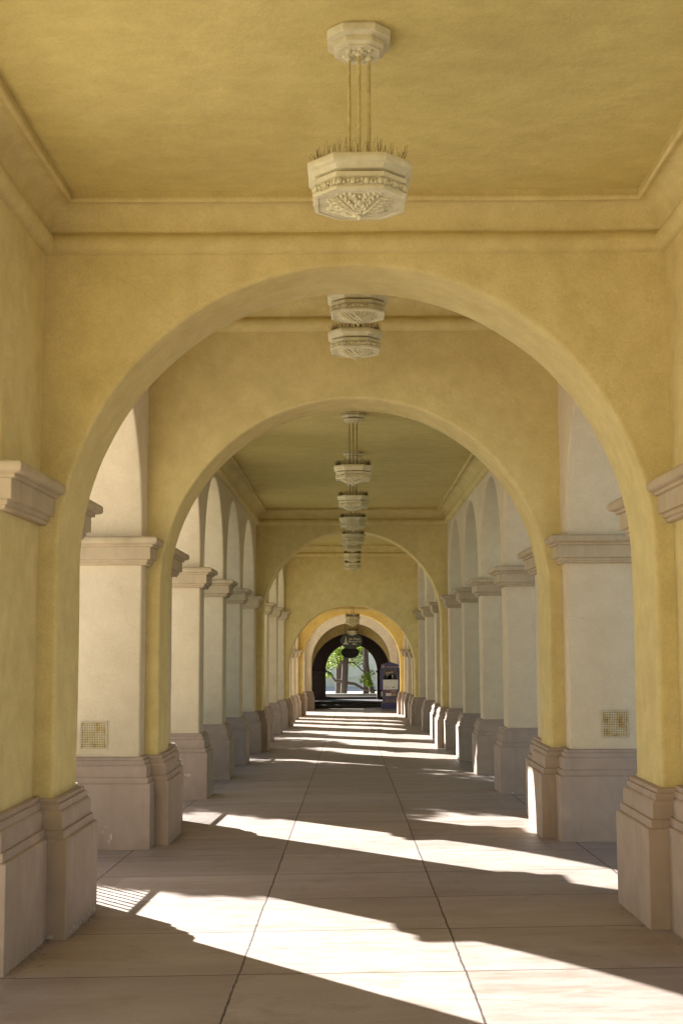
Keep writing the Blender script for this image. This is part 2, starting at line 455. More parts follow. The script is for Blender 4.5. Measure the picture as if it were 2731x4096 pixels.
def ceiling(y0, y1, zb, label):
    x0, x1 = XC-XI, XC+XI
    t = thing('ceiling', (XC, (y0+y1)/2, zb+.36), label, 'ceiling', 'coved ceilings')
    prof = [(-.01, 0), (.02, .003), (.045, .016), (.066, .040), (.076, .070), (.072, .098), (.056, .122), (.030, .136), (.026, .146),
            (.040, .156), (.044, .18), (.056, .215), (.080, .250), (.115, .280), (.150, .294), (.180, .298), (.192, .290), (.208, .290), (.218, .302), (.216, .322), (.210, .330), (.210, .400)]
    def loop(d, z): return [(x0+d, y0+d, z), (x1-d, y0+d, z), (x1-d, y1-d, z), (x0+d, y1-d, z)]
    # subdivide the long sides and let the run waver like hand-run plaster
    def long(d, z):
        c = loop(d, z); out = []
        for k in range(4):
            a, b = Vector(c[k]), Vector(c[(k+1) % 4]); n = 16 if k % 2 == 0 else max(6, int((y1-y0)/.25))
            for i in range(n):
                p = a+(b-a)*i/n
                if i: p += Vector((noise.noise(p*1.3)*.006, noise.noise(p*1.3+Vector((9, 0, 0)))*.006, noise.noise(p*1.3+Vector((0, 9, 0)))*.005))
                out.append(p)
        return out
    mb = MB(); mb.loft([long(d, zb+h) for d, h in prof]); mb.build('cornice', M['stucco'], t, smooth=50)
    mb = MB(); d = .19; mb.face([mb.vert(p) for p in loop(d, zb+.362)]); mb.build('ceiling_panel', M['ceil'], t, smooth=0)
    return t

# ------------------------------------------------------------------ lanterns
def octo(r, fl=.5):
    a = r; b = r*fl
    return [(-b, -a), (b, -a), (a, -b), (a, b), (b, a), (-b, a), (-a, b), (-a, -b)]
HW = .246
def wires(step, litter=150):      # wires against birds, thin in the nearest lantern, thick in the others
    mb = MB(); rd = random.Random(11); per = octo(.86)
    for k in range(8):
        a, b = Vector(per[k])*HW, Vector(per[(k+1) % 8])*HW; n = max(4, int((b-a).length/(.0028*step)))
        for i in range(n):
            q = a+(b-a)*((i+rd.random()*.7)/n)
            q = q*rd.uniform(.80, 1.0)
            out = q.normalized()
            for e in range(2):
                l = rd.uniform(.045, .085)
                tip = Vector((q.x+out.x*rd.uniform(-.012, .022)+rd.uniform(-.022, .022), q.y+out.y*rd.uniform(-.01, .02)+rd.uniform(-.022, .022), l))
                mb.tube([(q.x, q.y, -.012), tuple(tip)], [.0011, .0007], 3, cap=False)
    # nest litter under the wires
    for i in range(litter):
        a = rd.uniform(0, 6.283); r = HW*rd.uniform(.45, .8)
        p = Vector((r*math.cos(a), r*math.sin(a), rd.uniform(-.008, .012)))
        d = Vector((rd.uniform(-1, 1), rd.uniform(-1, 1), rd.uniform(-.1, .4)))*.03
        mb.tube([tuple(p-d), tuple(p+d)], .0012, 3, cap=False)
    return mb
def lantern_proto():
    t = thing('hanging_lantern', (0, 0, 0), 'proto', 'lantern', 'cast stone lanterns hanging down the centre of the walk')
    def oct_loft(mb, prof, capa, capb, sc=HW):
        mb.loft([[(x*sc, y*sc, z) for x, y in octo(r)] for r, z in prof], True, capa, capb)
    mb = MB()
    oct_loft(mb, [(.78, -.012), (.80, 0), (.955, 0), (.985, -.006), (1.0, -.016), (1.0, -.030), (.985, -.040), (.955, -.046), (.93, -.048), (.90, -.056), (.865, -.068), (.81, -.073), (.76, -.076)], True, True)
    mb.build('rim', M['castone'], t, smooth=25)
    mb = MB()
    oct_loft(mb, [(.75, -.074), (.75, -.086), (.895, -.087), (.895, -.108), (.875, -.110), (.845, -.114), (.845, -.152), (.885, -.155), (.885, -.162), (.875, -.167)], True, True)
    rd = random.Random(3)
    # fruit and leaf frieze
    per = octo(.858)
    for k in range(8):
        a, b = Vector(per[k]), Vector(per[(k+1) % 8]); ln = (b-a).length*HW; n = max(2, int(ln/.021))
        nrm = Vector((b.y-a.y, a.x-b.x)).normalized()
        for i in range(n):
            q = (a+(b-a)*((i+.5)/n))*HW
            big = (i % 3 == 0)
            r = .0145 if big else .0095
            z = -.131 + (0 if big else rd.uniform(-.008, .008))
            mb.ball((q.x+nrm.x*.002, q.y+nrm.y*.002, z), (r, r, r*1.15), 7, 5)
            for e in range(2):
                q2 = q+(b-a).normalized()*rd.uniform(-.009, .009)
                mb.ball((q2.x+nrm.x*.001, q2.y+nrm.y*.001, -.131+rd.choice((-1, 1))*rd.uniform(.008, .015)), (.006, .006, .0045), 6, 4,
                        rot=Matrix.Rotation(rd.uniform(0, 3), 3, 'Z') @ Matrix.Rotation(rd.uniform(-.8, .8), 3, 'Y'))
    mb.build('frieze', M['castone'], t, smooth=30)
    mb = MB()
    oct_loft(mb, [(.875, -.160), (.875, -.170), (.80, -.172), (.785, -.158), (.62, -.160)], True, True)
    # carved relief: a shallow dome carrying four great acanthus leaves, a bud on each flat and a collar round the finial
    def octr(a): return 1/max(abs(math.cos(a)), abs(math.sin(a)), (abs(math.cos(a))+abs(math.sin(a)))/1.5)
    def dome(f): return -.158-.056*(1-f**1.6)
    nA, nR = 64, 12
    mb.loft([[(f*.62*octr(a)*HW*math.cos(a), f*.62*octr(a)*HW*math.sin(a), dome(f)) for a in [2*math.pi*i/nA for i in range(nA)]] for f in [1-j/nR for j in range(nR)]+[.02]], True, False, True)
    def lobe(a, f, lat, l, w, h, turn=0.0):
        R = f*.72*octr(a)*HW
        c = Vector((R*math.cos(a), R*math.sin(a), 0))+Vector((-math.sin(a), math.cos(a), 0))*lat
        fr = min(1, c.length/(.62*octr(math.atan2(c.y, c.x))*HW))
        mb.ball((c.x, c.y, dome(fr)-.001), (l, w, h), 9, 6, rot=Matrix.Rotation(a+turn, 3, 'Z'))
    for q in range(4):
        a0 = math.pi/4+q*math.pi/2
        for j in range(7): lobe(a0, .16+.115*j, 0, .019, .0065, .013-.0008*j)
        for j in range(6):
            f = .30+.115*j; wd = .020+.052*math.sin(math.pi*min(1, (j+.8)/6.2))
            for sg_ in (-1, 1):
                lobe(a0, f, sg_*wd*.45, .023, .0075, .011, sg_*.75)
                lobe(a0, f+.05, sg_*wd, .018, .012, .012, sg_*.95)
                lobe(a0, f+.09, sg_*(wd+.010), .0095, .0085, .012, sg_*.9)
        lobe(a0, .98, 0, .017, .012, .010)
        a1 = q*math.pi/2
        lobe(a1, .50, 0, .034, .017, .013); lobe(a1, .72, 0, .018, .010, .010)
        for sg_ in (-1, 1): lobe(a1, .40, sg_*.014, .02, .008, .012, sg_*.35)
    for i in range(8): lobe(i*math.pi/4+.2, .10, 0, .015, .010, .010)
    mb.build('bowl', M['castone'], t, smooth=60)
    mb = MB(); mb.tube([(0, 0, -.205), (0, 0, -.224)], .006, 8); mb.ball((0, 0, -.232), .0135, 10, 7); mb.build('finial', M['castone'], t)
    wires(5).build('bird_wires', M['spike'], t, smooth=0)
    return t
def lantern(proto, y, zrim, zceil, label, x=None, first=False, sc=1.0, tall=1.0):
    o = proto if first else copy_tree(proto)
    x = XC+.02 if x is None else x
    o.location = (x, y, zrim); o['label'] = label
    o.scale = (sc, sc, sc*tall)
    hh = (zceil-zrim)/(sc*tall)
    for (rx, ry) in ((0, -.032), (-.048, .02), (.048, .02)):
        mb = MB(); mb.tube([(rx, ry, -.02), (rx, ry, hh*.5), (rx, ry, hh-.06)], .0085, 8); q = mb.build('rod', M['rod'], None); q.parent = o
    mb = MB(); c = .152
    def ol(prof): mb.loft([[(px*c, py*c, hh+z) for px, py in octo(r)] for r, z in prof], True, True, True)
    ol([(.93, .012), (.95, -.002), (1.0, -.008), (1.0, -.034), (.97, -.044), (.80, -.052)])
    ol([(.76, -.045), (.79, -.056), (.79, -.078), (.72, -.086), (.66, -.088), (.66, -.096)])
    rd = random.Random(int(y*10))
    for i in range(26):
        a = rd.uniform(0, 6.283); r = c*.5*math.sqrt(rd.random())
        mb.ball((r*math.cos(a), r*math.sin(a), hh-.098), (.014, .012, .012), 7, 5)
    for (rx, ry) in ((0, -.032), (-.048, .02), (.048, .02)): mb.ball((rx, ry, hh-.103), .019, 8, 5)
    q = mb.build('ceiling_rose', M['castone'], None, smooth=30); q.parent = o
    return o

# ------------------------------------------------------------------ ground
def sheet(name, x0, x1, y0, y1, dz, mat, nx=2, ny=2):
    mb = MB()
    for i in range(nx):
        for j in range(ny):
            a, b = x0+(x1-x0)*i/nx, x0+(x1-x0)*(i+1)/nx; c, d = y0+(y1-y0)*j/ny, y0+(y1-y0)*(j+1)/ny
            mb.quad((a, c, F(a, c)+dz), (b, c, F(b, c)+dz), (b, d, F(b, d)+dz), (a, d, F(a, d)+dz))
    return tag(mb.build(name, mat, None, smooth=0), kind='structure')
sheet('walkway', -3.3, 3.4, -12, 59.3, 0, M['floor'], 4, 40)
# ground reaches the horizon; it follows the fall of the walk near the building and levels out
mb = MB()
xs = [-400, -60, -14, 14, 60, 400]; ys = [-300, -20, 64, 90, 400]
def gz(x, y): return F(max(-14, min(14, x)), max(-20, min(64, y)))-.03
for i in range(len(xs)-1):
    for j in range(len(ys)-1):
        mb.quad(*[(x, y, gz(x, y)) for x, y in ((xs[i], ys[j]), (xs[i+1], ys[j]), (xs[i+1], ys[j+1]), (xs[i], ys[j+1]))])
tag(mb.build('ground', M['pave'], None, smooth=0), kind='structure')
sheet('lawn', -13.5, -4.3, 16.5, 47, -.02, M['lawn'], 3, 6)

# ------------------------------------------------------------------ the arcade
A = {'A0': (-6.8, -6.1), 'A1': (8.075, 8.775), 'A2': (12.375, 13.055), 'A3': (26.925, 27.475), 'A4': (38.625, 39.275), 'A5': (49.325, 50.175), 'A6': (56.62, 57.2)}
transverse(*A['A0'], 1.917, 2.16, 4.10, 'stucco arch behind the viewer at the near end of the walk')
transverse(*A['A1'], 1.930, 2.180, 4.112, 'nearest and largest golden stucco arch framing the whole walk')
transverse(*A['A2'], 1.917, 2.155, 4.078, 'second stucco arch, seen inside the nearest arch, just beyond the two pillars with vents')
transverse(*A['A3'], 1.917, 2.140, 4.062, 'third stucco arch, past the row of three free-standing pillars on each side')
transverse(*A['A4'], 1.935, .905, 2.838, 'low fourth arch in a broad stucco wall, under the last of the shaded lanterns')
transverse(*A['A5'], 1.925, .93, 2.855, 'brightly glowing yellow arch at the sunny far end of the walk', mat=M['goldglow'])
transverse(*A['A6'], 1.780, .84, 2.620, 'pale narrow arch beyond the glowing yellow one, before the dark gateway', mat=M['palelit'])

def pair(y0, y1, lab, ends=(1, 1), zcap=ZCAP, lch=(), rch=(), vents=False):
    for s, w, g in ((-1, 'left', LG), (1, 'right', RG)):
        v = False
        if vents: v = (-2.583, .632) if s < 0 else (2.392, .722)
        pillar(s, y0, y1, lab.replace('@', w), g, ends, zcap, chips=lch if s < 0 else rch, vent=v)
for k, (a, b) in enumerate(((-5.73, -5.2), (-2.53, -2.0), (.68, 1.2), (3.88, 4.4))):
    pair(a, b, ['stucco pillar on the @ side, furthest behind the viewer', 'stucco pillar on the @ side, second behind the viewer', 'stucco pillar on the @ side, level with the viewer', 'stucco pillar on the @ side, nearest ahead and outside the frame'][k])
pair(7.125, A['A1'][0], '@ pillar built against the front of the nearest arch, at the edge of the photo', (1, 0))
pair(A['A1'][1], 9.14, 'short @ pillar tucked behind the nearest arch, only its capital showing', (0, 1))
pair(12.095, A['A2'][0], 'broad cream @ pillar with a square perforated vent above its base', (1, 0), vents=True,
     lch=((.235, .13, .020, .055, 3), (.255, .085, .024, .03, 4), (.285, .22, .022, .009, 8), (.315, .17, .010, .022, 5)), rch=((.1, .3, .006, .007, 6),))
pair(A['A2'][1], 14.20, '@ pillar built against the back of the second arch', (0, 1))
pair(16.83, 17.33, 'first free-standing @ pillar past the second arch', lch=((.12, .32, .055, .035, 12), (.16, .33, .03, .025, 13)), rch=((.03, .02, .05, .012, 14), (.2, .015, .06, .01, 15)))
pair(19.93, 20.45, 'middle of the three free-standing @ pillars before the third arch', lch=((.03, .02, .03, .02, 16), (.1, .03, .05, .012, 17)), rch=((.1, .02, .05, .01, 18),))
pair(23.06, 23.57, 'last free-standing @ pillar before the third arch', lch=((.17, .33, .012, .07, 19), (.17, .16, .014, .02, 20)), rch=((.05, .02, .04, .01, 21),))
pair(26.41, A['A3'][0], '@ pillar built against the front of the third arch', (1, 0), lch=((.18, .4, .008, .06, 22),), rch=((.1, .03, .08, .035, 23),))
pair(A['A3'][1], 28.0, '@ pillar built against the back of the third arch', (0, 1))
pair(30.65, 31.2, 'first free-standing @ pillar past the third arch')
pair(34.53, 35.05, 'second free-standing @ pillar past the third arch', rch=((.1, .05, .03, .06, 24),))
pair(38.45, A['A4'][0], '@ pillar built against the wall of the low fourth arch', (1, 0), rch=((.12, .02, .06, .015, 25),))
pair(A['A4'][1], 39.8, 'short @ pillar behind the low fourth arch', (0, 1), 1.45)
pair(42.7, 43.2, 'first free-standing @ pillar beyond the low fourth arch', zcap=1.45)
pair(45.9, 46.4, 'second free-standing @ pillar beyond the low fourth arch', zcap=1.45)
pair(48.75, A['A5'][0], '@ pillar in front of the glowing yellow far arch', (1, 0), 1.45)
pair(A['A5'][1], 50.55, '@ pillar behind the glowing yellow far arch', (0, 1), 1.90)
pair(56.22, A['A6'][0], '@ pillar in front of the pale narrow arch before the gateway', (1, 0), 1.90)

BAYS = [(A['A0'][1], A['A1'][0], [(-5.2, -2.53), (-2.0, .68), (1.2, 3.88), (4.4, 7.125)], 4.19, ZCAP, 4.115, 'nearest bay, overhead'),
        (A['A1'][1], A['A2'][0], [(9.14, 12.095)], 4.763, ZCAP, 4.115, 'short bay between the two nearest arches'),
        (A['A2'][1], A['A3'][0], [(14.2, 16.83), (17.33, 19.93), (20.45, 23.06), (23.57, 26.41)], 4.195, ZCAP, 4.115, 'long bay between the second and third arches'),
        (A['A3'][1], A['A4'][0], [(28.0, 30.65), (31.2, 34.53), (35.05, 38.45)], 4.34, ZCAP, 4.115, 'bay between the third arch and the low fourth arch'),
        (A['A4'][1], A['A5'][0], [(39.8, 42.7), (43.2, 45.9), (46.4, 48.75)], 2.96, 1.45, 2.80, 'bay behind the low fourth arch'),
        (A['A5'][1], A['A6'][0], [(50.55, 56.22)], 3.75, 1.90, 3.55, 'sunny bay behind the glowing yellow arch')]
for y0, y1, op, zb, zc, cr, nm in BAYS:
    for s, w in ((-1, 'left'), (1, 'right')):
        arcade_side(s, y0, y1, op, 'stucco side arches on the %s, %s' % (w, nm), zc, cr)
    ceiling(y0, y1, zb, 'golden coved ceiling over the %s' % nm)

# small bay before the gateway: plain side walls and ceiling
t = thing('vestibule_wall', (XC, 58.2, -1.3), 'plain stucco walls and ceiling of the short bay before the dark gateway', 'wall')
mb = MB()
for s in (-1, 1):
    a, b = sorted((XC+s*1.98, XC+s*2.9)); mb.box(a, b, 57.19, 59.15, -1.6, 3.0)
mb.box(XC-2.9, XC+2.9, 57.19, 59.15, 3.0, ZTOP)
mb.build('wall', M['stucco'], t, smooth=0)

# gatehouse: stucco front with dark passage, step and inner archway
t = thing('gatehouse', (XC, 60.5, -1.3), 'dark gateway passage with a step and an inner archway at the end of the walk', 'gateway')
def gatewall(mb, h, sp, cr, wb, ya, yb, xo, seed):
    holed(mb, 'x', XC-xo, XC+xo, ya, yb, -1.6, ZTOP, [opening(mb, arc_path(XC-h, XC+h, -1.6, sp, cr, 56, wb, seed), ya, yb, ZTOP, 'x', .02)])
mb = MB(); gatewall(mb, 1.85, .33, 2.18, .004, 59.14, 59.34, 4.5, 3)
mb.build('front_wall', M['stucco'], t)
mb = MB(); gatewall(mb, 1.83, .33, 2.15, 0, 59.342, 59.75, 4.4, 3)
for s in (-1, 1):
    a, b = sorted((XC+s*2.1, XC+s*(2.4 if s < 0 else 4.4)))
    if s > 0: mb.box(a, b, 59.76, 61.59, -1.6, 2.45)
    else:
        mb.box(a, b, 59.76, 60.15, -1.6, 2.45); mb.box(a, b, 61.45, 61.59, -1.6, 2.45); mb.box(a, b, 60.151, 61.449, 1.15, 2.45); mb.box(a, b, 60.75, 60.92, -1.6, 1.149)
mb.box(XC-4.4, XC+4.4, 59.76, 61.59, 2.45, ZTOP)
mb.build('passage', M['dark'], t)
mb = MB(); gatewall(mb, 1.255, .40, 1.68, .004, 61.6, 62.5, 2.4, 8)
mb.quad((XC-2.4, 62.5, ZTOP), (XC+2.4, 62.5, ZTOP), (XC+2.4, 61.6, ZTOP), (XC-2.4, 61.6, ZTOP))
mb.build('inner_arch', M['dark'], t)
for s in (-1, 1):
    mb = MB(); a, b = sorted((XC+s*1.255, XC+s*1.9))
    molded(mb, a, b, 61.6, 62.5, [(0, -.10), (.03, -.08), (.03, -.04), (.06, -.03), (.06, .02), (0, .025)], .385); mb.build('impost', M['dark'], t)
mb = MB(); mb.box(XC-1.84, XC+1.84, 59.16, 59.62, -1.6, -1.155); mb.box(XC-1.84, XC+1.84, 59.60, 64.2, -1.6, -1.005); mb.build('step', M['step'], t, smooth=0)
mb = MB(); mb.box(XC-1.25, XC+1.25, 62.06, 62.44, -1.02, -.90); mb.build('threshold', M['dark'], t, smooth=0)

# roof over everything
t = thing('flat_roof', (XC, 26, ZTOP), 'flat tiled roof slab over the whole arcade', 'roof')
mb = MB(); mb.box(-3.25, 3.35, -7.0, 62.6, ZTOP+.002, 5.75); mb.build('slab', M['facade'], t, smooth=0)
mb = MB(); mb.loft([[(-3.4, y, 5.752), (3.5, y, 5.752), (.05, y, 6.6)] for y in (-7.1, 62.7)], True, True, True); mb.build('tile_roof', M['rooftile'], t, smooth=0)

rd = random.Random(77); mb = MB()
def fleck(x, y, l):
    q = Matrix.Rotation(rd.uniform(0, 6.28), 3, 'Z') @ Matrix.Rotation(rd.uniform(-.5, .5), 3, 'X')
    c = Vector((x, y, F(x, y)+.004+l*.25))
    mb.face([mb.vert(c+q @ a) for a in (Vector((0, -l, 0)), Vector((l*.35, 0, 0)), Vector((0, l, 0)), Vector((-l*.3, .1*l, l*.2)))])
for i in range(420):
    sd_ = rd.choice((-1, -1, 1)); y = rd.choice((rd.uniform(7.0, 9.2), rd.uniform(6.9, 8.1), rd.uniform(12.1, 13.4)))
    base = 1.80 if 7.95 < y < 8.9 or 12.25 < y < 13.2 else 1.935
    fleck(XC+sd_*(base-abs(rd.gauss(0, .05))-.004), y, rd.uniform(.003, .010))
for i in range(60): fleck(rd.uniform(-1.7, 1.75), rd.uniform(6, 16), rd.uniform(.003, .008))
tag(mb.build('leaf_litter', M['spike'], None, smooth=0), kind='stuff')

# ------------------------------------------------------------------ lanterns
proto = lantern_proto()
LT = [(5.8, 3.872, 4.55, 'nearest stone lantern on three rods, hanging alone against the golden ceiling', .055),
      (10.0, 4.452, 5.123, 'stone lantern right under the crown of the nearest arch, its rods hidden', .075),
      (11.1, 4.415, 5.123, 'stone lantern hanging before the second arch, just below another lantern', .06),
      (15.75, 3.865, 4.555, 'stone lantern with its ceiling rose in view just under the second arch', .05),
      (18.95, 3.865, 4.555, 'second stone lantern in the long bay, its ceiling rose behind nearer rods', .06),
      (22.15, 3.865, 4.555, 'third stone lantern in the long bay, before the cornice of the third arch', .06),
      (25.45, 3.865, 4.555, 'fourth stone lantern in the long bay, at the crown of the third arch', .075),
      (29.6, 4.04, 4.70, 'stone lantern just past the third arch, overlapped by the one above it', .065),
      (33.3, 4.045, 4.70, 'small stone lantern before the plain wall over the fourth arch, upper of two', .075),
      (35.9, 3.97, 4.70, 'small stone lantern before the plain wall over the fourth arch, lowest of the shaded ones', .085),
      (40.7, 2.545, 3.32, 'stone lantern in the bright opening of the low fourth arch, lit from below', .085),
      (58.1, 2.30, 3.0, 'tiny stone lantern furthest away, just above the green oval sign', .11)]
dense = None
for k, (y, zr, zc, lab, x) in enumerate(LT):
    o = lantern(proto, y, zr, zc, lab, x, k == 0, tall=1.4 if k == 10 else 1.0)
    if k:
        w_ = [c for c in o.children if c.name.startswith('bird_wires')][0]
        if dense is None:
            tmp = wires(1.9, 420).build('bird_wires', M['spike'], None, smooth=0); dense = tmp.data; bpy.data.objects.remove(tmp)
        w_.data = dense

# ------------------------------------------------------------------ lettering
def letters(txt, size, mat, name, parent, loc, align='CENTER', sx=1.0, thick=.002):
    cu = bpy.data.curves.new('lettering', 'FONT'); cu.body = txt; cu.size = size; cu.align_x = align; cu.extrude = thick; cu.resolution_u = 3; cu.offset = size*.012; cu.space_line = .92
    tmp = bpy.data.objects.new('lettering_tmp', cu); COL.objects.link(tmp)
    bpy.context.view_layer.update()
    me = bpy.data.meshes.new_from_object(tmp.evaluated_get(bpy.context.evaluated_depsgraph_get()))
    bpy.data.objects.remove(tmp); bpy.data.curves.remove(cu)
    me.materials.clear(); me.materials.append(mat)
    for v in me.vertices: v.co = Vector((v.co.x*sx, -v.co.z, v.co.y))
    o = bpy.data.objects.new(name, me); COL.objects.link(o); o.parent = parent; o.location = loc
    return o
def oval(mb, cx, cy, cz, rx, rz, th, mi=0, n=48):
    mb.loft([[(cx+rx*k*math.cos(2*math.pi*i/n), y, cz+rz*k*math.sin(2*math.pi*i/n)) for i in range(n)] for y, k in ((cy-th/2, .985), (cy-th*.3, 1), (cy+th*.3, 1), (cy+th/2, .985))], True, True, True, mi)
sg = thing('oval_sign', (.065, 58.5, 1.82), 'dark green oval hanging sign with cream tower emblem and lettering', 'sign', 'oval signs over the gateway')
mb = MB(); oval(mb, .065, 58.5, 1.82, .525, .360, .05); mb.build('board', M['green'], sg)
mb = MB()
for dx in (-.3, .3): mb.tube([(.065+dx, 58.5, 2.12), (.065+dx, 58.5, 3.01)], .008, 6)
mb.build('hanger', M['iron'], sg)
mb = MB()
TW = [(-.13, 0), (.115, 0), (.105, .05), (.06, .06), (.09, .085), (.055, .10), (.03, .13), (.032, .21), (.022, .215), (.020, .28), (.008, .30), (.004, .36), (-.004, .38),
      (-.012, .36), (-.018, .30), (-.034, .28), (-.036, .215), (-.05, .21), (-.05, .13), (-.085, .10), (-.075, .075), (-.12, .07)]
mb.loft([[(-.19+x, yy, 1.665+z) for x, z in TW] for yy in (58.468, 58.474)], True, True, True)
mb.build('emblem', M['cream'], sg, smooth=0)
for i_, tx in enumerate(('San Diego', 'Museum of', 'Man')): letters(tx, .128, M['cream'], 'lettering', sg, (.145, -.028, .06-.118*i_), 'CENTER', 1.0)
sg2 = thing('oval_sign', (-.003, 60.3, 1.28), 'black oval hanging sign half hidden under the green one', 'sign', 'oval signs over the gateway')
mb = MB(); oval(mb, -.003, 60.3, 1.28, .432, .275, .05); mb.build('board', M['black'], sg2)
mb = MB()
for dx in (-.25, .25): mb.tube([(-.003+dx, 60.3, 1.5), (-.003+dx, 60.3, 2.46)], .008, 6)
mb.build('hanger', M['iron'], sg2)
for i_, tx in enumerate(('San Diego', 'Museum of Man')): letters(tx, .10, M['dim'], 'lettering', sg2, (.02, -.028, .06-.095*i_), 'CENTER', .98)

# ------------------------------------------------------------------ advertising kiosk
ky = 54.0
kz = F(1.7, ky)
k = thing('advertising_kiosk', (1.71, ky+.3, kz), 'navy wheeled advertising kiosk with peaked top, poster and leaflets at the right of the walk', 'kiosk')
def kb(name, x0, x1, y0, y1, z0, z1, m, parent=k):
    mb = MB(); mb.box(x0, x1, y0, y1, z0, z1); return mb.build(name, m, parent, smooth=0)
kx0, kx1 = 1.36, 2.07
kb('plinth', kx0-.02, kx1+.03, ky-.03, ky+.70, kz+.06, kz+.32, M['navy'])
kb('lower_panel', kx0+.03, kx1-.01, ky, ky+.66, kz+.322, kz+.96, M['navy2'])
kb('display_case', kx0-.06, kx1+.05, ky-.02, ky+.70, kz+.88, kz+1.80, M['navy'])
mb = MB(); xa, xb = kx0-.03, kx1+.0
mb.box(xa, xb, ky, ky+.66, kz+1.802, kz+1.955)
mb.loft([[(xa, ky, kz+1.957), (xb, ky, kz+1.957), (xb, ky+.66, kz+1.957), (xa, ky+.66, kz+1.957)], [((xa+xb)/2-.004, ky+.32, kz+2.075), ((xa+xb)/2+.004, ky+.32, kz+2.075), ((xa+xb)/2+.004, ky+.34, kz+2.075), ((xa+xb)/2-.004, ky+.34, kz+2.075)]], True, True, True)
mb.build('peaked_top', M['navy'], k, smooth=0)
yy = ky-.024
pz0, pz1 = kz+.90, kz+1.76
po = kb('poster', kx0+.04, kx1-.03, yy-.004, yy, pz0, pz0+.42, M['paper'])
kb('photo', kx0+.04, kx1-.03, yy-.004, yy, pz0+.421, pz1, M['photo'], po)
def flat(mb, pts, y, mi=0): mb.face([mb.vert((x, y, z)) for x, z in pts], mi)
def ell(cx, cz, rx, rz, n=16): return [(cx+rx*math.cos(2*math.pi*i/n), cz+rz*math.sin(2*math.pi*i/n)) for i in range(n)]
mb = MB(); zb = pz0+.425
for cx, top, w in ((1.56, .20, .15), (1.66, .19, .12), (1.80, .24, .19)):
    flat(mb, [(cx-w, zb), (cx+w, zb), (cx+w*.85, zb+top*.75), (cx+w*.3, zb+top), (cx-w*.3, zb+top), (cx-w*.85, zb+top*.75)], yy-.006)
for cx, cz in ((1.575, .315), (1.675, .31), (1.775, .335)):
    flat(mb, ell(cx, zb+cz+.012, .048, .06), yy-.0065)
mb.build('pictured_suits', M['suit'], po, smooth=0)
mb = MB()
for cx, cz in ((1.575, .29), (1.675, .29), (1.775, .315)):
    flat(mb, ell(cx, zb+cz, .036, .048), yy-.009)
mb.build('pictured_faces', M['face'], po, smooth=0)
mb = MB(); flat(mb, [(1.80, zb+.015), (1.835, zb+.19), (1.785, zb+.19)], yy-.009); flat(mb, [(1.585, zb+.05), (1.60, zb+.22), (1.565, zb+.22)], yy-.009); mb.build('pictured_shirts', M['shirt'], po, smooth=0)
mb = MB()
flat(mb, [(kx0+.10, pz0+.10), (kx0+.33, pz0+.10), (kx0+.33, pz0+.113), (kx0+.10, pz0+.113)], yy-.006)
flat(mb, [(kx0+.12, pz0+.05), (kx0+.20, pz0+.05), (kx0+.20, pz0+.06), (kx0+.12, pz0+.06)], yy-.006)
flat(mb, [(kx0+.43, pz0+.075), (kx0+.52, pz0+.075), (kx0+.52, pz0+.105), (kx0+.43, pz0+.105)], yy-.006)
mb.build('print', M['suit'], po, smooth=0)
for i in range(4):
    x0 = kx0+.16+.112*i
    lf = kb('leaflet', x0, x0+.108, ky-.022, ky-.016, kz+.63, kz+.865, M['paper'] if i < 2 else M['face'])
    mb = MB()
    if i < 2: flat(mb, [(x0, kz+.75), (x0+.108, kz+.75), (x0+.108, kz+.86), (x0, kz+.86)], ky-.024); mb.build('picture', M['red'], lf, smooth=0)
    else: flat(mb, ell(x0+.054, kz+.765, .024, .055), ky-.024); mb.build('picture', M['suit'], lf, smooth=0)
kb('side_leaflet', kx0-.035, kx0+.0, ky+.10, ky+.30, kz+.60, kz+.80, M['paper'])
letters('THE OLD GLOBE', .072, M['gold'], 'lettering', k, (.075, -.303, 1.865-.03), 'CENTER', .92)
letters('(619) 23-GLOBE', .058, M['gold'], 'lettering', k, (-.0, -.303, .425), 'CENTER', 1.0)
letters('WWW.THEOLDGLOBE.ORG', .050, M['gold'], 'lettering', k, (.0, -.303, .355), 'CENTER', .88)
mb = MB(); oval(mb, kx0+.055, ky-.004, kz+1.878, .058, .058, .008, 0, 24); oval(mb, kx0+.055, ky-.007, kz+1.878, .044, .044, .006, 1, 24)
mb.loft([[(kx0+.055+.036*math.cos(a)*r, y, kz+1.878+.036*math.sin(a)*r) for a in [R_(30+300*i/14) for i in range(15)] for r in (1,)] + [(kx0+.055+.022*math.cos(a), y, kz+1.878+.022*math.sin(a)) for a in [R_(330-300*i/14) for i in range(15)]] for y in (ky-.0125, ky-.0105)], True, True, True, 0)
mb.build('emblem', [M['gold'], M['navy']], k, smooth=0)
for x in (kx0+.04, kx1-.03):
    for y in (ky+.05, ky+.60):
        mb = MB(); mb.loft([[(x+dx, y+.058*math.cos(a), kz+.058+.058*math.sin(a)) for a in [2*math.pi*i/16 for i in range(16)]] for dx in (-.03, .03)], True, True, True)
        mb.build('castor', M['tire'], k)

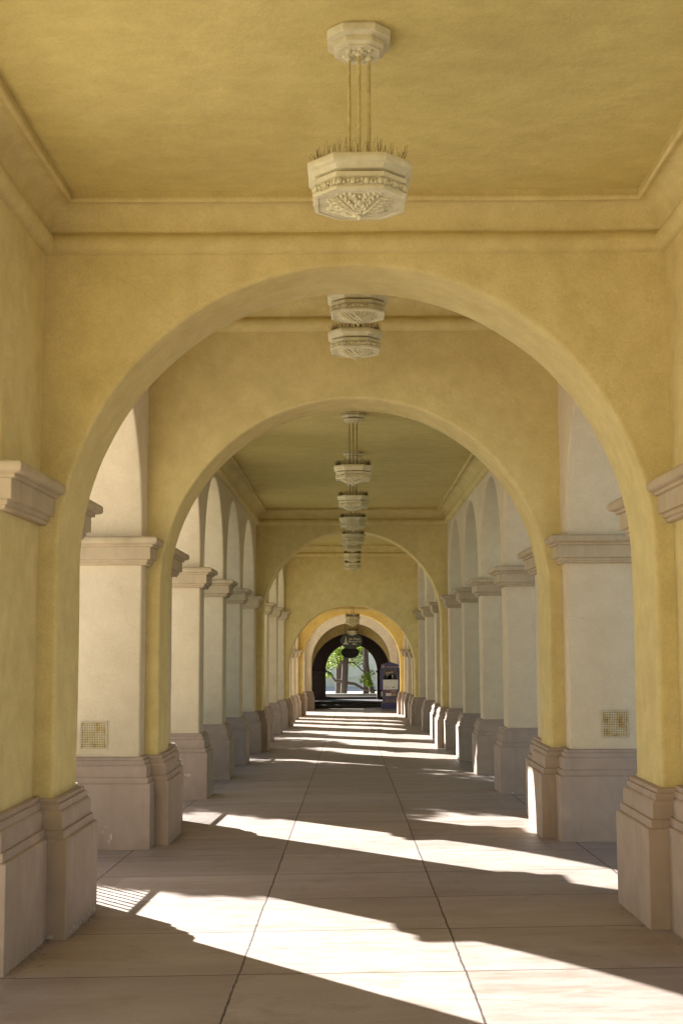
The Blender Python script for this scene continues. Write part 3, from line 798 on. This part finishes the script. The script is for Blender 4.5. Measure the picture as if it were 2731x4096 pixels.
# ------------------------------------------------------------------ garden beyond the gateway
w = thing('garden_wall', (XC, 82, -1.3), 'pale shaded garden wall with a ledge behind the trees past the gateway', 'wall')
mb = MB(); mb.box(-14, 16, 82, 82.6, -2, 4.0); mb.build('wall', M['wallpale'], w, smooth=0)
mb = MB(); mb.box(-14, 16, 81.88, 81.998, -.45, -.33); mb.build('ledge', M['wallpale'], w, smooth=0)
mb = MB(); mb.box(-14, 16, 81.8, 81.998, -2, -.86); mb.build('plinth', M['wallpale'], w, smooth=0)
kbx = MB(); kbx.box(-12, 14, 66.1, 66.45, -1.8, -.89); tag(kbx.build('garden_kerb', M['stone'], None, smooth=0), 'low grey stone kerb in front of the garden trees', 'kerb')
mb = MB()
for i in range(8):
    a = -12+i*3.2; mb.quad((a, 66.46, -1.10), (a+3.2, 66.46, -1.10), (a+3.2, 81.78, -1.05), (a, 81.78, -1.05))
tag(mb.build('garden_path', M['pave'], None, smooth=0), kind='structure')

def leafcloud(mb, c, r, n, size, rd, keep=None):
    for i in range(n):
        while True:
            v = Vector((rd.uniform(-1, 1), rd.uniform(-1, 1), rd.uniform(-1, 1)))
            if v.length <= 1: break
        p = Vector(c)+Vector((v.x*r[0], v.y*r[1], v.z*r[2]))
        q = Matrix.Rotation(rd.uniform(0, 6.28), 3, 'Z') @ Matrix.Rotation(rd.uniform(-1.1, 1.1), 3, 'X') @ Matrix.Rotation(rd.uniform(0, 6.28), 3, 'Z')
        s = size*rd.uniform(.6, 1.3)
        A_ = [Vector((0, -s, 0)), Vector((s*.42, 0, s*.10)), Vector((0, s, 0)), Vector((-s*.42, 0, s*.10))]
        mb.face([mb.vert(p+q @ a) for a in A_])
def gtree(x, y, z0, trunk, branches, clouds, label, seed, leafsize=.085, rad=(.19, .15)):
    rd = random.Random(seed)
    t = thing('garden_tree', (x, y, z0), label, 'tree', 'trees in the garden past the gateway')
    mb = MB(); n = len(trunk)
    mb.tube([(x+a, y+b, z0+c) for a, b, c in trunk], [rad[0]+(rad[1]-rad[0])*i/(n-1) for i in range(n)], 12)
    mb.build('trunk', M['bark'], t)
    for pts, r0, r1 in branches:
        mb = MB(); m_ = len(pts); mb.tube([(x+a, y+b, z0+c) for a, b, c in pts], [r0+(r1-r0)*i/(m_-1) for i in range(m_)], 8); mb.build('branch', M['bark'], t)
    mb = MB()
    for (a, b, c, rx, ry, rz, nn) in clouds: leafcloud(mb, (x+a, y+b, z0+c), (rx, ry, rz), nn, leafsize, rd)
    mb.build('crown', M['leaf'], t, smooth=0)
    return t
gz0 = -1.3
gtree(-.28, 67.6, gz0, [(-.10, 0, -.2), (-.06, 0, .6), (0, 0, 1.6), (.04, 0, 2.6), (.12, 0, 4.4), (.2, 0, 6)],
      [([(-.05, 0, 1.0), (-.55, -.05, 1.05), (-.75, -.1, 1.42), (-1.15, -.1, 1.62), (-1.7, -.1, 1.75)], .085, .04),
       ([(.05, 0, .93), (.5, -.1, .88), (.95, -.15, .62), (1.4, -.2, .50), (1.7, -.2, .52)], .085, .05),
       ([(.0, 0, 2.0), (.45, -.05, 2.02), (.9, -.1, 1.6), (1.25, -.1, 1.25)], .05, .025),
       ([(0, 0, 2.05), (-.6, 0, 2.02), (-1.2, .1, 2.1)], .045, .02)],
      [(-.70, -.2, 2.35, .62, .6, .70, 620), (-.25, -.3, 2.75, .5, .5, .45, 260), (-.95, 0, 1.75, .35, .45, .28, 150), (-.92, -.2, 1.32, .27, .3, .17, 70), (.58, .1, 2.3, .48, .5, .58, 420), (.95, .1, 2.8, .4, .5, .4, 200),
       (.2, 1.2, 5.2, 2.0, 1.2, 1.0, 500)],
      'tall tree with the thick central trunk and long bare branches past the gateway', 5)
gtree(-.64, 69.5, gz0, [(0, 0, -.2), (.02, 0, 1.5), (.0, 0, 3), (.05, 0, 5)], [([(0, 0, 2.6), (-.5, 0, 3.2), (-.9, 0, 3.6)], .06, .03)],
      [(-.5, 0, 3.1, .8, .7, .7, 350), (.2, .6, 5.4, 1.3, 1.0, .9, 260)], 'tree with a straight trunk half hidden behind the thick central one', 6, rad=(.20, .16))
gtree(.85, 68.3, gz0, [(.0, 0, -.2), (0, 0, 1.2), (-.02, 0, 2.6), (-.06, 0, 4.6)], [([(0, 0, 2.3), (-.35, 0, 2.9), (-.6, 0, 3.4)], .05, .025)],
      [(-.1, -.3, 2.9, .55, .5, .5, 260), (.1, .5, 5.4, 1.2, 1.0, .8, 220)], 'grey trunked tree to the right of the central one', 7, rad=(.185, .15))
gtree(1.08, 66.9, gz0, [(.22, 0, -.2), (.08, 0, .5), (-.12, 0, 1.2), (-.25, 0, 2.2), (-.30, 0, 3.4), (-.4, 0, 4.6)],
      [([(-.05, 0, .75), (-.4, -.1, .95), (-.6, -.1, 1.15)], .04, .02)],
      [(-.22, -.3, 1.28, .30, .3, .28, 150), (-.08, -.2, .92, .24, .25, .22, 90), (-.42, -.2, 1.05, .18, .2, .14, 40), (.1, -.1, 1.5, .2, .2, .15, 40), (-.5, .4, 5.2, 1.0, 1.0, .7, 160)], 'slim leaning tree at the right with a bright cluster of low leaves', 8, rad=(.15, .10))

# ------------------------------------------------------------------ outside, left: railings in the openings and street trees
def railing(y0, y1, lab):
    x = XC-2.72; zf = F(x, (y0+y1)/2); z1 = zf+1.02
    t = thing('railing', (x, (y0+y1)/2, zf), lab, 'railing', 'iron railings in the left side openings')
    mb = MB(); mb.box(x-.022, x+.022, y0-.05, y1+.05, z1-.03, z1); mb.build('top_rail', M['iron'], t, smooth=0)
    mb = MB(); mb.box(x-.015, x+.015, y0-.05, y1+.05, zf+.06, zf+.085); mb.build('bottom_rail', M['iron'], t, smooth=0)
    n = int((y1-y0)/.105)
    b0 = None
    for i in range(1, n):
        y = y0+(y1-y0)*i/n
        if b0 is None:
            mb = MB(); mb.tube([(x, y, zf+.07), (x, y, z1-.02)], .0115, 6); b0 = mb.build('baluster', M['iron'], t, base=(x, y, zf))
            ref = b0.location.copy(); yref = y
        else:
            c = b0.copy(); COL.objects.link(c); c.parent = t; c.location = ref+Vector((0, y-yref, 0))
for a, b, l in ((9.14, 12.095, 'first, beside the nearest arch'), (14.2, 16.83, 'second, past the second arch'), (17.33, 19.93, 'third from the viewer'), (20.45, 23.06, 'fourth from the viewer'), (23.57, 26.41, 'fifth, before the third arch'), (28.0, 30.65, 'sixth, past the third arch')):
    railing(a, b, 'low black iron railing across a left opening, '+l)

def stree(x, y, h0, blobs, label, seed, n=1500, size=.17):
    rd = random.Random(seed); z0 = gz(x, y)
    t = thing('street_tree', (x, y, z0), label, 'tree', 'trees outside the left side of the arcade')
    mb = MB(); mb.tube([(x, y, z0-.1), (x+.05, y, z0+h0*.5), (x, y+.1, z0+h0), (x+.1, y, z0+h0+2)], [.22, .18, .15, .08], 10); mb.build('trunk', M['bark'], t)
    mb = MB()
    for (a, b, c, r) in blobs: leafcloud(mb, (x+a, y+b, z0+c), (r, r, r*.85), int(n*r), size, rd)
    mb.build('crown', M['leaf2'], t, smooth=0)
TREES = [(-8.6, 27.6, 3.2, [(0, 0, 5.6, 2.3), (.6, 2.0, 6.4, 2.0), (-.8, -1.6, 6.0, 1.7), (.3, .6, 7.8, 1.9), (1.0, -.6, 4.4, 1.4), (.2, -2.5, 3.7, 1.0), (.2, -2.4, 5.3, 1.1), (0, -2.3, 6.9, 1.1)]),
         (-9.5, 30.0, 3.4, [(0, -.6, 5.8, 2.0), (.5, 1.2, 6.6, 1.6), (-.5, 0, 7.9, 1.6), (1.0, -1.8, 4.9, 1.3)]),
         (-10.5, 38.6, 3.4, [(0, 0, 6.0, 2.0), (.3, 1.6, 6.8, 1.5), (-.3, -1.5, 7.4, 1.5)]),
         (-10.2, 43.0, 3.2, [(0, -.4, 5.2, 1.5), (.3, .6, 6.4, 1.3), (.2, -.8, 3.9, 1.0)]),
         (-10.4, 46.8, 3.2, [(0, 0, 5.0, 1.1), (.3, .3, 6.4, 1.2), (0, -.2, 3.8, .8)]),
         (-10.5, 52.6, 3.2, [(0, -2.7, 4.6, .9), (0, .5, 4.9, .9), (0, 3.3, 5.1, .8)]),
         (-8.2, 19.4, 3.0, [(0, 0, 4.9, 1.15), (.7, -.3, 3.6, .7), (-.5, .2, 6.2, .9)])]
for i, (x, y, h, bl) in enumerate(TREES):
    stree(x, y, h, bl, ['leafy street tree', 'leafy street tree, second', 'leafy street tree, third', 'leafy street tree, fourth', 'leafy street tree, fifth', 'leafy street tree, sixth', 'small leafy street tree, nearest the viewer'][i]+' along the left side outside the arcade', 20+i)

# ------------------------------------------------------------------ outside, right: unseen leafy block added to darken the walk
t = thing('shade_hedge', (7.9, 42, -.5), 'unseen tall leafy block added to cut light from the right', 'shade_hedge')
mb = MB(); mb.box(7.8, 8.8, 15.5, 70, -2.5, 5.2); mb.build('core', M['lawn'], t, smooth=0)
mb = MB(); rd = random.Random(31)
for i in range(9000):
    p = Vector((7.76+rd.uniform(-.22, .05), rd.uniform(15.5, 70), rd.uniform(-1.6, 5.4)))
    q = Matrix.Rotation(rd.uniform(0, 6.28), 3, 'Z') @ Matrix.Rotation(rd.uniform(-1.2, 1.2), 3, 'X'); l = rd.uniform(.07, .15)
    mb.face([mb.vert(p+q @ a) for a in (Vector((0, -l, 0)), Vector((l*.5, 0, .02)), Vector((0, l, 0)), Vector((-l*.5, 0, .02)))])
mb.build('leaves', M['leaf2'], t, smooth=0)

# ------------------------------------------------------------------ light
sd = Vector((-.636, .772, .512)).normalized()       # towards the sun
el = math.asin(sd.z); az = math.atan2(sd.x, sd.y)
sun = bpy.data.lights.new('sun', 'SUN'); sun.energy = 5.0; sun.angle = R_(.5); sun.color = (1, .98, .94)
so = bpy.data.objects.new('sun', sun); COL.objects.link(so); so.location = (-30, 60, 40)
so.rotation_euler = sd.to_track_quat('Z', 'Y').to_euler()
W = bpy.data.worlds.new('World'); S.world = W; W.use_nodes = True
nt = W.node_tree; nt.nodes.clear()
sk = nt.nodes.new('ShaderNodeTexSky'); sk.sky_type = 'NISHITA'; sk.sun_disc = False; sk.sun_elevation = el; sk.sun_rotation = az
bg = nt.nodes.new('ShaderNodeBackground'); bg.inputs[1].default_value = .05
wo = nt.nodes.new('ShaderNodeOutputWorld'); nt.links.new(sk.outputs[0], bg.inputs[0]); nt.links.new(bg.outputs[0], wo.inputs[0])

# ------------------------------------------------------------------ camera
yaw, pitch, roll, fpx = -.00647, .10669, -.00387, 4998.12
f = Vector((math.sin(yaw)*math.cos(pitch), math.cos(yaw)*math.cos(pitch), math.sin(pitch)))
r = Vector((math.cos(yaw), -math.sin(yaw), 0)); u = r.cross(f)
c_, s_ = math.cos(roll), math.sin(roll)
r2 = r*c_+u*s_; u2 = u*c_-r*s_
cam = bpy.data.cameras.new('camera'); co = bpy.data.objects.new('camera', cam); COL.objects.link(co)
mw = Matrix((r2, u2, -f)).transposed().to_4x4(); mw.translation = Vector((0, 0, 1.60116)); co.matrix_world = mw
cam.sensor_fit = 'VERTICAL'; cam.sensor_height = 36; cam.lens = fpx/4096*36; cam.clip_end = 2000; cam.clip_start = .05
S.camera = co
S.view_settings.view_transform = 'Standard'; S.view_settings.look = 'None'; S.view_settings.gamma = 1; S.view_settings.exposure = 2.38
S.cycles.max_bounces = 12; S.cycles.diffuse_bounces = 8; S.cycles.use_denoising = True
